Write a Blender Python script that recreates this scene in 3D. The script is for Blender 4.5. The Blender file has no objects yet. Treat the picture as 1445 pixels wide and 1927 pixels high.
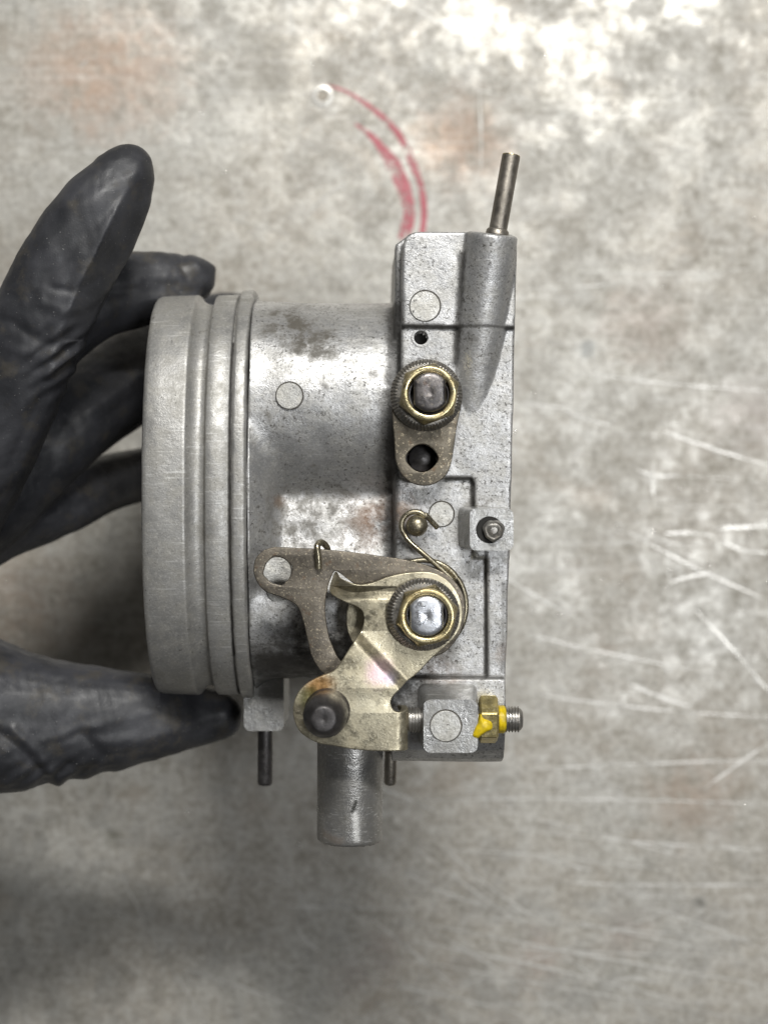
import bpy, bmesh, math, random
import numpy as np
from mathutils import Vector, Matrix
random.seed(7); np.random.seed(7)
SC = bpy.context.scene
COL = SC.collection
S = 0.00012            # metres per unit (one unit = one photo pixel on the focus plane, 0.12 mm)
D = 2900.0             # camera distance from the focus plane, in units
BZ = -1150.0           # the bench lies this far below the focus plane
Z0 = -BZ * S           # height of the focus plane above the bench

# ------------------------------------------------------------------ camera, world, lamps
cam = bpy.data.objects.new('camera', bpy.data.cameras.new('camera')); COL.objects.link(cam)
cam.location = (0, 0, Z0 + D * S)
cam.data.sensor_fit = 'HORIZONTAL'; cam.data.sensor_width = 36
cam.data.lens = 36 * D / 1445.0
cam.data.clip_start = 0.01; cam.data.clip_end = 50
cam.data.dof.use_dof = True
cam.data.dof.focus_distance = (D - 10) * S
cam.data.dof.aperture_fstop = 13.5
SC.camera = cam

W = bpy.data.worlds.new('World'); SC.world = W; W.use_nodes = True
bg = W.node_tree.nodes['Background']
bg.inputs[0].default_value = (1.0, 0.98, 0.94, 1); bg.inputs[1].default_value = 0.05

def area(name, loc, target, sx, sy, watts, col):
    l = bpy.data.lights.new(name, 'AREA'); l.shape = 'RECTANGLE'; l.size = sx; l.size_y = sy
    l.energy = watts; l.color = col
    o = bpy.data.objects.new(name, l); COL.objects.link(o)
    o.location = loc
    d = Vector(target) - Vector(loc)
    o.rotation_euler = d.to_track_quat('-Z', 'Y').to_euler()
    return o
# a long ceiling strip beyond the top of the picture, and a weaker one to the lower right
area('ceiling_strip', (0.24, 1.32, 1.75), (0, 0, 0.1), 0.85, 0.17, 42.0, (1.0, 0.985, 0.95))
area('ceiling_panel', (0.46, -0.04, 1.45), (0.05, 0.0, 0), 0.26, 0.22, 5.0, (0.97, 0.985, 1.0))
SC.view_settings.view_transform = 'Standard'; SC.view_settings.look = 'None'
SC.view_settings.gamma = 1; SC.view_settings.exposure = 0
try: SC.cycles.samples = 256
except Exception: pass

# ------------------------------------------------------------------ helpers
def P(px, py, z=0.0):
    k = (D - z) / D
    return Vector(((px - 722.5) * k, -(py - 963.5) * k, z))

class N:
    def __init__(s, name):
        s.m = bpy.data.materials.new(name); s.m.use_nodes = True
        s.t = s.m.node_tree; s.b = s.t.nodes['Principled BSDF']
        tc = s.t.nodes.new('ShaderNodeTexCoord'); vm = s.t.nodes.new('ShaderNodeVectorMath'); vm.operation = 'SCALE'
        vm.inputs['Scale'].default_value = 0.01 / S
        s.t.links.new(tc.outputs['Object'], vm.inputs[0]); s.co = vm.outputs[0]
    def inp(s, node, k, v):
        if v is None: return
        if hasattr(v, 'is_output'): s.t.links.new(v, node.inputs[k])
        else: node.inputs[k].default_value = v
    def map(s, scale=(1,1,1), rot=0, loc=(0,0,0)):
        n = s.t.nodes.new('ShaderNodeMapping'); s.t.links.new(s.co, n.inputs[0])
        n.inputs['Location'].default_value = loc
        n.inputs['Rotation'].default_value = (0,0,rot); n.inputs['Scale'].default_value = scale
        return n.outputs[0]
    def noise(s, scale, detail=4, rough=.55, vec=None, dist=0.0):
        n = s.t.nodes.new('ShaderNodeTexNoise'); s.inp(n, 'Vector', vec or s.co)
        n.inputs['Scale'].default_value = scale; n.inputs['Detail'].default_value = detail
        n.inputs['Roughness'].default_value = rough; n.inputs['Distortion'].default_value = dist
        return n.outputs['Fac']
    def voro(s, scale, vec=None, feat='F1', rnd=1.0):
        n = s.t.nodes.new('ShaderNodeTexVoronoi'); n.feature = feat; s.inp(n, 'Vector', vec or s.co)
        n.inputs['Scale'].default_value = scale; n.inputs['Randomness'].default_value = rnd
        return n.outputs['Distance']
    def ramp(s, f, a, b, lo=0.0, hi=1.0):
        n = s.t.nodes.new('ShaderNodeMapRange'); n.interpolation_type = 'SMOOTHSTEP'
        s.inp(n, 0, f); n.inputs[1].default_value = a; n.inputs[2].default_value = b
        n.inputs[3].default_value = lo; n.inputs[4].default_value = hi
        return n.outputs[0]
    def math(s, op, a, b=None):
        n = s.t.nodes.new('ShaderNodeMath'); n.operation = op; s.inp(n, 0, a); s.inp(n, 1, b); return n.outputs[0]
    def mix(s, f, a, b, mode='MIX'):
        n = s.t.nodes.new('ShaderNodeMix'); n.data_type = 'RGBA'; n.blend_type = mode
        s.inp(n, 0, f)
        for k, v in ((6, a), (7, b)):
            if isinstance(v, (tuple, list)): v = tuple(v) + (1,) if len(v) == 3 else v
            s.inp(n, k, v)
        return n.outputs[2]
    def blob(s, x, y, r0, r1, z=None, dist=0.35):
        """mask: 1 inside r0 of the local point (x, y), 0 outside r1 (units), with a ragged edge"""
        sp = s.t.nodes.new('ShaderNodeSeparateXYZ'); s.t.links.new(s.co, sp.inputs[0])
        dx = s.math('SUBTRACT', sp.outputs[0], x * .01); dy = s.math('SUBTRACT', sp.outputs[1], y * .01)
        d2 = s.math('ADD', s.math('MULTIPLY', dx, dx), s.math('MULTIPLY', dy, dy))
        d = s.math('SQRT', d2)
        n = s.noise(3.0, 5, .65)
        d = s.math('ADD', d, s.math('MULTIPLY', s.math('SUBTRACT', n, .5), r1 * .01 * dist * 4))
        return s.ramp(d, r0 * .01, r1 * .01, 1, 0)
    def line(s, x0, y0, x1, y1, r0, r1, dist=.3):
        dx, dy = (x1-x0)*.01, (y1-y0)*.01; L2 = dx*dx+dy*dy
        sp = s.t.nodes.new('ShaderNodeSeparateXYZ'); s.t.links.new(s.co, sp.inputs[0])
        ax = s.math('SUBTRACT', sp.outputs[0], x0*.01); ay = s.math('SUBTRACT', sp.outputs[1], y0*.01)
        t = s.math('DIVIDE', s.math('ADD', s.math('MULTIPLY', ax, dx), s.math('MULTIPLY', ay, dy)), L2)
        t = s.math('MINIMUM', s.math('MAXIMUM', t, 0.0), 1.0)
        ex = s.math('SUBTRACT', ax, s.math('MULTIPLY', t, dx)); ey = s.math('SUBTRACT', ay, s.math('MULTIPLY', t, dy))
        d = s.math('SQRT', s.math('ADD', s.math('MULTIPLY', ex, ex), s.math('MULTIPLY', ey, ey)))
        d = s.math('ADD', d, s.math('MULTIPLY', s.math('SUBTRACT', s.noise(7.0, 5, .7), .5), r1*.01*dist*4))
        return s.ramp(d, r0*.01, r1*.01, 1, 0)
    def bump(s, h, strength, dist, prev=None):
        n = s.t.nodes.new('ShaderNodeBump'); n.inputs['Strength'].default_value = strength
        n.inputs['Distance'].default_value = dist * S; s.inp(n, 'Height', h)
        if prev is not None: s.inp(n, 'Normal', prev)
        return n.outputs[0]
    def out(s, col=None, rough=None, metal=None, normal=None, **kw):
        if isinstance(col, (tuple, list)): col = tuple(col) + (1,)
        s.inp(s.b, 'Base Color', col); s.inp(s.b, 'Roughness', rough); s.inp(s.b, 'Metallic', metal)
        s.inp(s.b, 'Normal', normal)
        for k, v in kw.items(): s.inp(s.b, k, v)
        return s.m

# ------------------------------------------------------------------ materials
def mat_cast(name, base=(.55,.55,.55), speck=.575, rough=.47, grain=1.0, stains_shade=(), lines=(), met=.70):
    n = N(name)
    big = n.noise(.9, 5, .6); mid = n.noise(3.2, 6, .65); fine = n.noise(22, 4, .7)
    c = n.mix(n.ramp(big, .35, .7), tuple(b*.80 for b in base), tuple(min(1,b*1.12) for b in base))
    c = n.mix(n.ramp(mid, .42, .62), c, tuple(b*f for b, f in zip(base, (.86,.85,.82))), 'MIX')
    c = n.mix(n.math('MULTIPLY', n.ramp(fine, .50, .66), .5), c, (min(1,base[0]*1.45), min(1,base[1]*1.44), min(1,base[2]*1.42)))
    # dark specks, clustered
    sp = n.math('MULTIPLY', n.ramp(n.noise(15, 6, .8), speck-.03, speck+.02), n.ramp(n.noise(1.5, 4, .6), .36, .56, .35, 1))
    c = n.mix(n.math('MULTIPLY', sp, .92), c, (.05,.045,.038))
    bl = n.ramp(n.noise(4.1, 7, .75, dist=.6), .62, .66)
    c = n.mix(n.math('MULTIPLY', bl, .55), c, (.15,.14,.12))
    # fine handling scratches
    for k, rot in enumerate((.5, 1.35, -.7)):
        sn = n.noise(1.0, 2, .5, vec=n.map((.9, 26, 9), rot=rot, loc=(k*4.1, k*2.3, 0)))
        c = n.mix(n.math('MULTIPLY', n.math('MULTIPLY', n.ramp(sn, .66, .71), n.ramp(big, .42, .58)), .5), c, (.82,.82,.80))
    M = n.math('MULTIPLY', n.math('SUBTRACT', 1.0, n.math('MULTIPLY', sp, .8)), met)
    for (px, py, z, r0, r1, colr, a) in stains_shade:
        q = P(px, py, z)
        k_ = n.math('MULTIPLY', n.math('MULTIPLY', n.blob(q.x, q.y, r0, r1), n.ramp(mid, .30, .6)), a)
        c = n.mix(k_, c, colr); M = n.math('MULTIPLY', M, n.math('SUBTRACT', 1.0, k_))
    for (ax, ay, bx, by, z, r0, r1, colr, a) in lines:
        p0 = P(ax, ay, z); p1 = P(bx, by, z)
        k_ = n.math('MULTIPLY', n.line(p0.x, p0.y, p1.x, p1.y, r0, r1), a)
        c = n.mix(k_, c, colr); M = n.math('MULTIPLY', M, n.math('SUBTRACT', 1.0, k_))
    r = n.ramp(mid, .3, .75, rough-.12, rough+.12)
    b = n.bump(n.noise(34, 3, .65), .38*grain, 1.5)
    b = n.bump(n.noise(7, 4, .6), .20*grain, 4.0, b)
    b = n.bump(n.noise(1.4, 3, .5), .25*grain, 9.0, b)
    b = n.bump(sp, -.5, 2.0, b)
    return n.out(c, r, M, b)
RUST = (.20,.105,.05); OIL = (.10,.09,.073); BLK = (.035,.032,.028)
M_house = mat_cast('cast_aluminium', stains_shade=[
    (690, 985, -80, 10, 70, RUST, .8), (745, 965, -40, 8, 60, RUST, .7), (745, 1010, -40, 5, 45, BLK, .9),
    (525, 945, -120, 3, 20, RUST, .7), (600, 645, -60, 15, 60, OIL, .95), (545, 612, -60, 25, 70, OIL, .95), (565, 650, -60, 6, 26, OIL, 1.0), (700, 700, -40, 3, 16, OIL, .9), (605, 735, -40, 3, 20, OIL, .9), (590, 880, -40, 3, 16, OIL, .9), (500, 785, -40, 3, 20, OIL, .8), (560, 975, -100, 30, 90, OIL, .75), (640, 940, -110, 10, 60, OIL, .8), (660, 1010, -100, 10, 60, OIL, .5),
    (745, 850, -60, 20, 60, BLK, .6), (560, 1230, -100, 40, 120, BLK, .85), (650, 1245, -100, 40, 120, BLK, .85),  # blacks here are painted shade: notch by the flange, lower barrel's underside
    (950, 1230, 0, 5, 30, RUST, .4), (880, 640, 10, 8, 36, BLK, .6), (870, 620, 10, 5, 26, BLK, .7),
    (830, 1265, 0, 5, 60, RUST, .45), (770, 1300, 0, 20, 60, BLK, .7), (900, 955, 0, 5, 40, OIL, .8), (890, 700, 0, 5, 40, OIL, .3)], lines=[
    (742, 575, 738, 890, -40, 6, 24, BLK, .85), (738, 890, 736, 1060, -40, 4, 20, BLK, .75), (757, 614, 968, 617, 4, 1, 6, BLK, .8),  # first two: block's shadow along the left seam, painted with its grime
    (869, 480, 858, 680, 5, 2, 12, BLK, .8), (888, 903, 889, 955, -8, 1, 7, BLK, .9), (840, 901, 888, 901, -4, 1, 5, BLK, .8),
    (914, 1040, 914, 1266, -8, 1, 6, BLK, .85), (745, 1272, 945, 1275, -2, 1, 7, BLK, .8), (500, 1245, 735, 1262, -150, 12, 55, BLK, .9),  # last: shade under the lower barrel, painted black
    (752, 620, 750, 700, -5, 1, 8, BLK, .5), (948, 1100, 946, 1265, 0, 1, 7, BLK, .45)])
M_horn = mat_cast('cast_aluminium_horn', base=(.44,.435,.42), speck=.63, met=.6, rough=.52, grain=.8, stains_shade=[
    (388, 1000, -30, 4, 30, OIL, .6), (400, 620, -60, 4, 40, OIL, .2), (390, 950, -30, 2, 18, BLK, .5)], lines=[(433, 640, 433, 1240, -30, .5, 4.5, BLK, .9), (386, 640, 384, 1230, -30, .5, 5, OIL, .6)])
M_block = mat_cast('cast_aluminium_block', base=(.42,.42,.415), speck=.64, rough=.38)
M_tube = mat_cast('cast_aluminium_tube', base=(.36,.355,.345), speck=.68, rough=.36, lines=[(669, 1510, 663, 1528, 0, 1, 7, (.03,.03,.025), .95), (668, 1535, 672, 1580, 0, 1, 10, (.8,.8,.78), .6), (610, 1575, 640, 1584, 0, 1, 14, (.12,.08,.05), .5)])
M_mark = mat_cast('cast_mark_face', base=(.60,.595,.57), speck=.60, rough=.50)
M_grime = N('grime').out((.07,.063,.052), .85, 0.0)
M_hole = N('bore_shade').out((.02,.019,.017), .8, 0.0)  # near-black colour for the shade inside holes

def mat_brass(name, a=(.60,.545,.40), b=(.43,.39,.29), irid=True, rough=.38):
    n = N(name)
    c = n.mix(n.ramp(n.noise(1.6, 4, .6), .35, .65), a, b)
    c = n.mix(n.math('MULTIPLY', n.ramp(n.noise(5.5, 6, .7, dist=.4), .56, .64), .75), c, (.22,.20,.15))
    c = n.mix(n.math('MULTIPLY', n.ramp(n.noise(17, 4, .7), .56, .66), .55), c, (.24,.20,.12))
    c = n.mix(n.math('MULTIPLY', n.ramp(n.noise(24, 3, .6), .56, .68), .5), c, (.85,.80,.62))
    if irid:
        for (px, py, r, colr, al) in ((712, 1262, 38, (.78,.56,.62), .75), (735, 1275, 20, (.66,.60,.78), .6), (600, 1290, 40, (.42,.22,.07), .85), (582, 1310, 30, (.30,.30,.10), .6), (690, 1335, 60, (.56,.52,.40), .5)):  # pink at the bend: plating tint with the bend's highlight painted in
            q = P(px, py, 60); c = n.mix(n.math('MULTIPLY', n.blob(q.x, q.y, r*.2, r, dist=.2), al), c, colr)
    bm_ = n.bump(n.noise(24, 4, .65), .28, 1.2)
    bm_ = n.bump(n.noise(4, 3, .5), .10, 3, bm_)
    return n.out(c, n.ramp(n.noise(6, 4, .6), .3, .7, rough-.08, rough+.16), .88, bm_)
M_brass = mat_brass('zinc_plated_steel')
M_nut = mat_brass('brass_nut', (.42,.35,.19), (.28,.24,.14), irid=False, rough=.30)
M_ring = mat_brass('worn_brass_rim', (.74,.65,.39), (.55,.44,.22), irid=False, rough=.28)
M_wire = mat_brass('spring_wire', (.38,.34,.24), (.28,.25,.18), irid=False, rough=.30)

def mat_dark(name, a=(.17,.15,.12), b=(.25,.21,.16), spark=.6, rough=.45, metal=.85, rust=.4):
    n = N(name)
    c = n.mix(n.ramp(n.noise(2.2, 5, .65), .35, .65), a, b)
    c = n.mix(n.math('MULTIPLY', n.ramp(n.noise(19, 3, .7), .57, .66), spark), c, (.62,.54,.40))
    c = n.mix(n.math('MULTIPLY', n.ramp(n.noise(4.6, 5, .7), .58, .68), rust), c, (.17,.085,.04))
    b_ = n.bump(n.noise(22, 4, .7), .38, 1.4)
    return n.out(c, n.ramp(n.noise(7, 4, .6), .3, .7, rough-.06, rough+.18), metal, b_)
M_dark = mat_dark('tarnished_steel', (.14,.125,.105), (.21,.185,.15))
M_lever = mat_dark('oxidised_steel', (.14,.125,.10), (.21,.185,.145), spark=.8)
M_pipe = mat_dark('dull_pipe_steel', (.24,.22,.19), (.34,.31,.27), spark=.15, rough=.38, rust=.2)
M_stud = mat_dark('dark_stud_steel', (.085,.08,.08), (.13,.125,.125), spark=.03, rough=.40, rust=.0)
M_shaft = mat_dark('shaft_steel', (.10,.095,.095), (.20,.185,.18), spark=.2, rough=.32, rust=.3)
M_bright = mat_dark('bright_shaft_steel', (.62,.64,.68), (.50,.52,.56), spark=.2, rough=.26, rust=.0)
M_knurl = mat_dark('knurled_steel', (.25,.24,.22), (.34,.32,.29), spark=.5, rough=.34, rust=.2)
M_steel = mat_dark('screw_steel', (.46,.445,.42), (.32,.31,.29), spark=.3, rough=.32, rust=.08)
M_yellow = N('yellow_marking_paint'); _y = M_yellow
M_yellow = _y.out(_y.mix(_y.ramp(_y.noise(6, 4, .6), .35, .7), (.82,.60,.01), (.50,.37,.02)), .42, 0.0, _y.bump(_y.noise(8, 3, .5), .5, 3))

# glove
n = N('nitrile_glove')
gc = n.mix(n.ramp(n.noise(1.1, 4, .6), .35, .7), (.026,.027,.031), (.050,.051,.058))
gc = n.mix(n.math('MULTIPLY', n.ramp(n.noise(1.7, 5, .65), .52, .68), .55), gc, (.075,.066,.052))
gc = n.mix(n.math('MULTIPLY', n.ramp(n.noise(30, 2, .5), .72, .76), .6), gc, (.45,.44,.42))
b1 = n.bump(n.noise(34, 3, .6), .35, 1.2)
b1 = n.bump(n.noise(6, 3, .5, vec=n.map((1.0, .35, 1), rot=.9)), .10, 4, b1)
b1 = n.bump(n.noise(1.3, 2, .4, dist=.8), .22, 12, b1)
M_glove = n.out(gc, n.ramp(n.noise(3, 4, .6), .3, .7, .40, .55), 0.0, b1, **{'Specular IOR Level': .5})

# bench top: worn galvanised sheet
n = N('worn_bench_sheet')
big = n.noise(.23, 4, .6); mid = n.noise(.75, 6, .68, dist=.5); sm = n.noise(2.3, 6, .7); vs = n.noise(7.5, 4, .65)
c = n.mix(n.ramp(big, .35, .65), (.43,.40,.35), (.45,.435,.395))
c = n.mix(n.math('MULTIPLY', n.ramp(mid, .48, .66), .4), c, (.52,.51,.475))
c = n.mix(n.math('MULTIPLY', n.ramp(mid, .50, .36), .35), c, (.33,.30,.25))
c = n.mix(n.math('MULTIPLY', n.ramp(sm, .51, .58), .42), c, (.60,.59,.55))
c = n.mix(n.math('MULTIPLY', n.ramp(sm, .46, .38), .42), c, (.25,.23,.185))
c = n.mix(n.math('MULTIPLY', n.ramp(vs, .52, .60), .42), c, (.66,.65,.60))
c = n.mix(n.math('MULTIPLY', n.ramp(vs, .46, .39), .38), c, (.22,.20,.17))
pit = n.math('MULTIPLY', n.ramp(n.noise(3.4, 5, .7, vec=n.map(loc=(5, 5, 0))), .66, .72), n.ramp(big, .35, .6))
c = n.mix(n.math('MULTIPLY', pit, .75), c, (.14,.125,.10))
st = n.noise(.48, 5, .65, vec=n.map(loc=(3.1, 8.2, 0)), dist=.4)
c = n.mix(n.math('MULTIPLY', n.ramp(st, .57, .70), .35), c, (.31,.25,.19))
for (px, py, r0, r1, colr, a) in ((235, 130, 20, 160, (.42,.25,.16), .8), (120, 130, 10, 130, (.44,.27,.17), .6), (870, 265, 15, 120, (.42,.24,.14), .85),
        (530, 115, 15, 120, (.26,.23,.18), .8), (1300, 1500, 15, 110, (.30,.20,.13), .85), (1210, 610, 10, 110, (.42,.28,.22), .4), (215, 1575, 2, 28, (.14,.13,.08), .9),
        (1010, 1800, 5, 70, (.28,.17,.12), .6), (1180, 1760, 5, 70, (.30,.19,.14), .5), (30, 1150, 10, 150, (.28,.17,.09), .7), (1410, 780, 10, 100, (.42,.36,.33), .7),  # brown at the left edge: shadow beside the hand, painted in
        (720, 1790, 2, 60, (.25,.15,.12), .5), (660, 1840, 2, 50, (.25,.13,.10), .4), (810, 660, 10, 110, (.42,.42,.40), .5),
        (1105, 655, 4, 24, (.10,.12,.13), .9), (1315, 1700, 2, 14, (.06,.06,.05), .95), (180, 230, 5, 60, (.40,.24,.15), .5)):
    q = P(px, py, BZ); c = n.mix(n.math('MULTIPLY', n.math('MULTIPLY', n.blob(q.x, q.y, r0*1.4, r1*1.5, dist=.30), n.ramp(sm, .34, .6, .25, 1)), a*.62), c, colr)
# fine brushed streaks in several directions
for k, (rot, a) in enumerate(((.04, .16), (-.30, .20), (1.50, .16), (-.62, .18), (.9, .12))):
    sn = n.noise(1.0, 3, .6, vec=n.map((.16, 8.0, 1), rot=rot, loc=(k*3.3, k*1.7, 0)))
    pm = n.ramp(n.noise(.35, 3, .5, vec=n.map(loc=(k*9.1, 2.2, 0))), .42, .66)
    c = n.mix(n.math('MULTIPLY', n.math('MULTIPLY', n.ramp(sn, .56, .68), pm), a*1.3), c, (.78,.77,.74))
r = n.math('ADD', n.ramp(sm, .35, .65, .48, .34), n.ramp(mid, .40, .62, .14, .0))
mt = n.ramp(mid, .42, .60, .06, .40)
bb = n.bump(n.noise(5, 5, .65), .30, 3.0)
bb = n.bump(n.noise(.9, 3, .5), .30, 14, bb)
M_bench = n.out(c, r, mt, bb)
n = N('bare_scratch')
M_scr = n.out(n.mix(n.noise(3, 3, .5), (.68,.66,.61), (.86,.85,.81)), .34, .4, None, Alpha=n.ramp(n.noise(1.4, 4, .7), .24, .58, .06, .90))
n = N('faint_scratch')
M_scr2 = n.out(n.mix(n.noise(3, 3, .5), (.68,.66,.61), (.86,.85,.81)), .34, .4, None, Alpha=n.ramp(n.noise(1.4, 4, .7), .36, .62, .0, .55))
n = N('worn_red_paint')
M_red = n.out(n.mix(n.ramp(n.noise(3, 4, .6), .3, .7), (.60,.12,.16), (.68,.25,.28)), .55, 0, None, Alpha=n.ramp(n.noise(2.6, 6, .75),   .34, .56, .05, .85))
n = N('glint_metal'); M_glint = n.out((.86,.85,.83), .16, 1.0)

# ------------------------------------------------------------------ geometry helpers
def root(name, loc=(0, 0, 0), **pr):
    o = bpy.data.objects.new(name, None); COL.objects.link(o); o.location = (0, 0, Z0)
    o.empty_display_size = .01
    for k, v in pr.items(): o[k] = v
    return o
def link(name, me, mat, parent, label=None, smooth=35):
    for p in me.polygons: p.use_smooth = True
    if smooth is not None: me.set_sharp_from_angle(angle=math.radians(smooth))
    o = bpy.data.objects.new(name, me); COL.objects.link(o)
    if not me.materials: me.materials.append(mat)
    me.name = name
    o.parent = parent
    if label: o['label'] = label
    return o
def obj(name, bm, mat, parent, bevel=0, seg=2, label=None, smooth=35, bangle=30):
    if bevel:
        ed = [e for e in bm.edges if len(e.link_faces) == 2 and e.calc_face_angle(0) > math.radians(bangle)]
        bmesh.ops.bevel(bm, geom=ed, offset=bevel, segments=seg, profile=.5, affect='EDGES', clamp_overlap=True)
    bmesh.ops.recalc_face_normals(bm, faces=bm.faces)
    bmesh.ops.scale(bm, vec=(S, S, S), verts=bm.verts)
    me = bpy.data.meshes.new(name); bm.to_mesh(me); bm.free()
    return link(name, me, mat, parent, label, smooth)
def catmull(pts, closed=True, k=6):
    pts = [Vector(p) for p in pts]; n_ = len(pts); out = []
    rng = range(n_) if closed else range(n_-1)
    for i in rng:
        if closed: a, b, c_, d = pts[i-1], pts[i], pts[(i+1) % n_], pts[(i+2) % n_]
        else: a, b, c_, d = pts[max(i-1, 0)], pts[i], pts[i+1], pts[min(i+2, n_-1)]
        for j in range(k):
            t = j/k
            out.append(.5*((2*b) + (c_-a)*t + (2*a-5*b+4*c_-d)*t*t + (3*b-3*c_+d-a)*t**3))
    if not closed: out.append(pts[-1])
    return out
def prism(bm, pts, z0, z1, grow=0.0, top_pts=None):
    """pts: local (x, y) base outline at z0; the top outline (top_pts, or the same) at z1"""
    top_pts = top_pts or pts
    a = [bm.verts.new((p[0], p[1], z0)) for p in pts]; b = [bm.verts.new((p[0], p[1], z1)) for p in top_pts]
    n_ = len(a)
    for i in range(n_): bm.faces.new((a[i], a[(i+1) % n_], b[(i+1) % n_], b[i]))
    bm.faces.new(a[::-1]); bm.faces.new(b)
def pprism(bm, pix, z0, z1, base_pix=None):
    t = [P(x, y, z1)[:2] for x, y in pix]
    b = [P(x, y, z1)[:2] for x, y in base_pix] if base_pix else t
    prism(bm, b, z0, z1, top_pts=t)
def rrect(x0, y0, x1, y1, r, k=4):
    o = []
    for cx, cy, a0 in ((x1-r, y0+r, -90), (x1-r, y1-r, 0), (x0+r, y1-r, 90), (x0+r, y0+r, 180)):
        for i in range(k+1):
            a = math.radians(a0 + 90*i/k); o.append((cx + r*math.cos(a), cy + r*math.sin(a)))
    return o
def lathe(bm, c, axis, prof, n_=48, shape=None, cap=True):
    """prof: list of (t along axis, r); c: local centre"""
    axis = Vector(axis).normalized(); c = Vector(c)
    u = axis.orthogonal().normalized() if abs(axis.z) < .99 else Vector((1, 0, 0))
    v = axis.cross(u).normalized(); rings = []
    for t, r in prof:
        ring = []
        for i in range(n_):
            a = 2*math.pi*i/n_
            rr = r * (shape(a, t) if shape else 1)
            ring.append(bm.verts.new(c + axis*t + (u*math.cos(a) + v*math.sin(a))*rr))
        rings.append(ring)
    for A, B in zip(rings, rings[1:]):
        for i in range(n_): bm.faces.new((A[i], A[(i+1) % n_], B[(i+1) % n_], B[i]))
    if cap: bm.faces.new(rings[0][::-1]); bm.faces.new(rings[-1])
    return rings
def hexprof(rot=0.0):
    def f(a, t):
        q = (a - rot) % (math.pi/3) - math.pi/6
        return 1/ math.cos(q) * math.cos(math.pi/6)
    return f
def curve_mesh(splines, radius=0, extrude=0, bevel=0, dim='3D', cyclic=False, res=3):
    cu = bpy.data.curves.new('c', 'CURVE'); cu.dimensions = dim
    if dim == '2D': cu.fill_mode = 'BOTH'; cu.extrude = extrude; cu.bevel_depth = bevel; cu.bevel_resolution = 2
    else: cu.bevel_depth = radius; cu.bevel_resolution = res; cu.use_fill_caps = True
    for pts in splines:
        sp = cu.splines.new('POLY'); sp.points.add(len(pts)-1)
        for q, p in zip(sp.points, pts): q.co = (p[0], p[1], p[2] if len(p) > 2 else 0, 1)
        sp.use_cyclic_u = cyclic or dim == '2D'
    o = bpy.data.objects.new('c', cu); COL.objects.link(o)
    dg = bpy.context.evaluated_depsgraph_get(); dg.update()
    me = bpy.data.meshes.new_from_object(o.evaluated_get(dg))
    bpy.data.objects.remove(o); bpy.data.curves.remove(cu)
    me.materials.clear()
    return me
def tube(name, pts, r, mat, parent, label=None, smooth_k=6):
    pp = catmull(pts, False, smooth_k) if smooth_k else pts
    me = curve_mesh([pp], radius=r, res=4)
    me.transform(Matrix.Scale(S, 4))
    return link(name, me, mat, parent, label)
def plate(name, outline, holes, z, th, mat, parent, bends=(), label=None, k=5, bevel=2.0):
    """outline in photo pixels seen on the plate's top face (z); bends: (p0, p1, dz, width) -> everything left of the line moves by dz"""
    sp = [catmull([P(x, y, z)[:2]+(0,) for x, y in outline], True, k)]
    for h in holes: sp.append(catmull([P(x, y, z)[:2]+(0,) for x, y in h], True, k))
    me = curve_mesh(sp, extrude=th/2-bevel, bevel=bevel, dim='2D')
    bm = bmesh.new(); bm.from_mesh(me); bmesh.ops.remove_doubles(bm, verts=bm.verts, dist=.05)
    # the bevel grows the outline a little; pull back is not needed at this size
    for (p0, p1, dz, w, mode) in bends:
        a = P(*p0, z); b = P(*p1, z); t = (b-a).normalized(); nn = Vector((-t.y, t.x, 0))
        for i in range(9):
            d_ = w*(i/8)
            bmesh.ops.bisect_plane(bm, geom=bm.verts[:]+bm.edges[:]+bm.faces[:], plane_co=Vector((a.x, a.y, 0)) + nn*d_, plane_no=nn)
        for v in bm.verts:
            s_ = (v.co - Vector((a.x, a.y, v.co.z))).dot(nn)
            if mode == 'step':
                q = min(max(s_/w, 0), 1); v.co.z += dz*q*q*(3-2*q)
            elif mode == 'curl' and s_ > 0:
                # bend down around a cylinder of radius R
                R = w/(math.pi/2); h = v.co.z
                if s_ < w: th_ = s_/R; x_ = (R+h)*math.sin(th_); z_ = (R+h)*math.cos(th_)-R
                else: x_ = R+h; z_ = -R-(s_-w)
                base = v.co - nn*s_; v.co = Vector((base.x + nn.x*x_, base.y + nn.y*x_, z_))
    bmesh.ops.triangulate(bm, faces=[f for f in bm.faces if len(f.verts) > 4])
    bmesh.ops.translate(bm, vec=(0, 0, z - th/2), verts=bm.verts)
    return obj(name, bm, mat, parent, label=label, smooth=40)
def circ(x, y, r, n_=16, f=None):
    return [(x + r*math.cos(2*math.pi*i/n_)*(f(2*math.pi*i/n_) if f else 1), y + r*math.sin(2*math.pi*i/n_)*(f(2*math.pi*i/n_) if f else 1)) for i in range(n_)]
def remesh(bm, voxel, smooth=3, fac=.5):
    bmesh.ops.recalc_face_normals(bm, faces=bm.faces)
    me = bpy.data.meshes.new('r'); bm.to_mesh(me); bm.free()
    o = bpy.data.objects.new('r', me); COL.objects.link(o)
    m = o.modifiers.new('r', 'REMESH'); m.mode = 'VOXEL'; m.voxel_size = voxel
    if smooth:
        s_ = o.modifiers.new('s', 'SMOOTH'); s_.factor = fac; s_.iterations = smooth
    dg = bpy.context.evaluated_depsgraph_get(); dg.update()
    me2 = bpy.data.meshes.new_from_object(o.evaluated_get(dg))
    bpy.data.objects.remove(o); bpy.data.meshes.remove(me)
    return me2
def get(me):
    a = np.empty(len(me.vertices)*3); me.vertices.foreach_get('co', a); return a.reshape(-1, 3)
def nrm(me):
    a = np.empty(len(me.vertices)*3); me.vertices.foreach_get('normal', a); return a.reshape(-1, 3)
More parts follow.
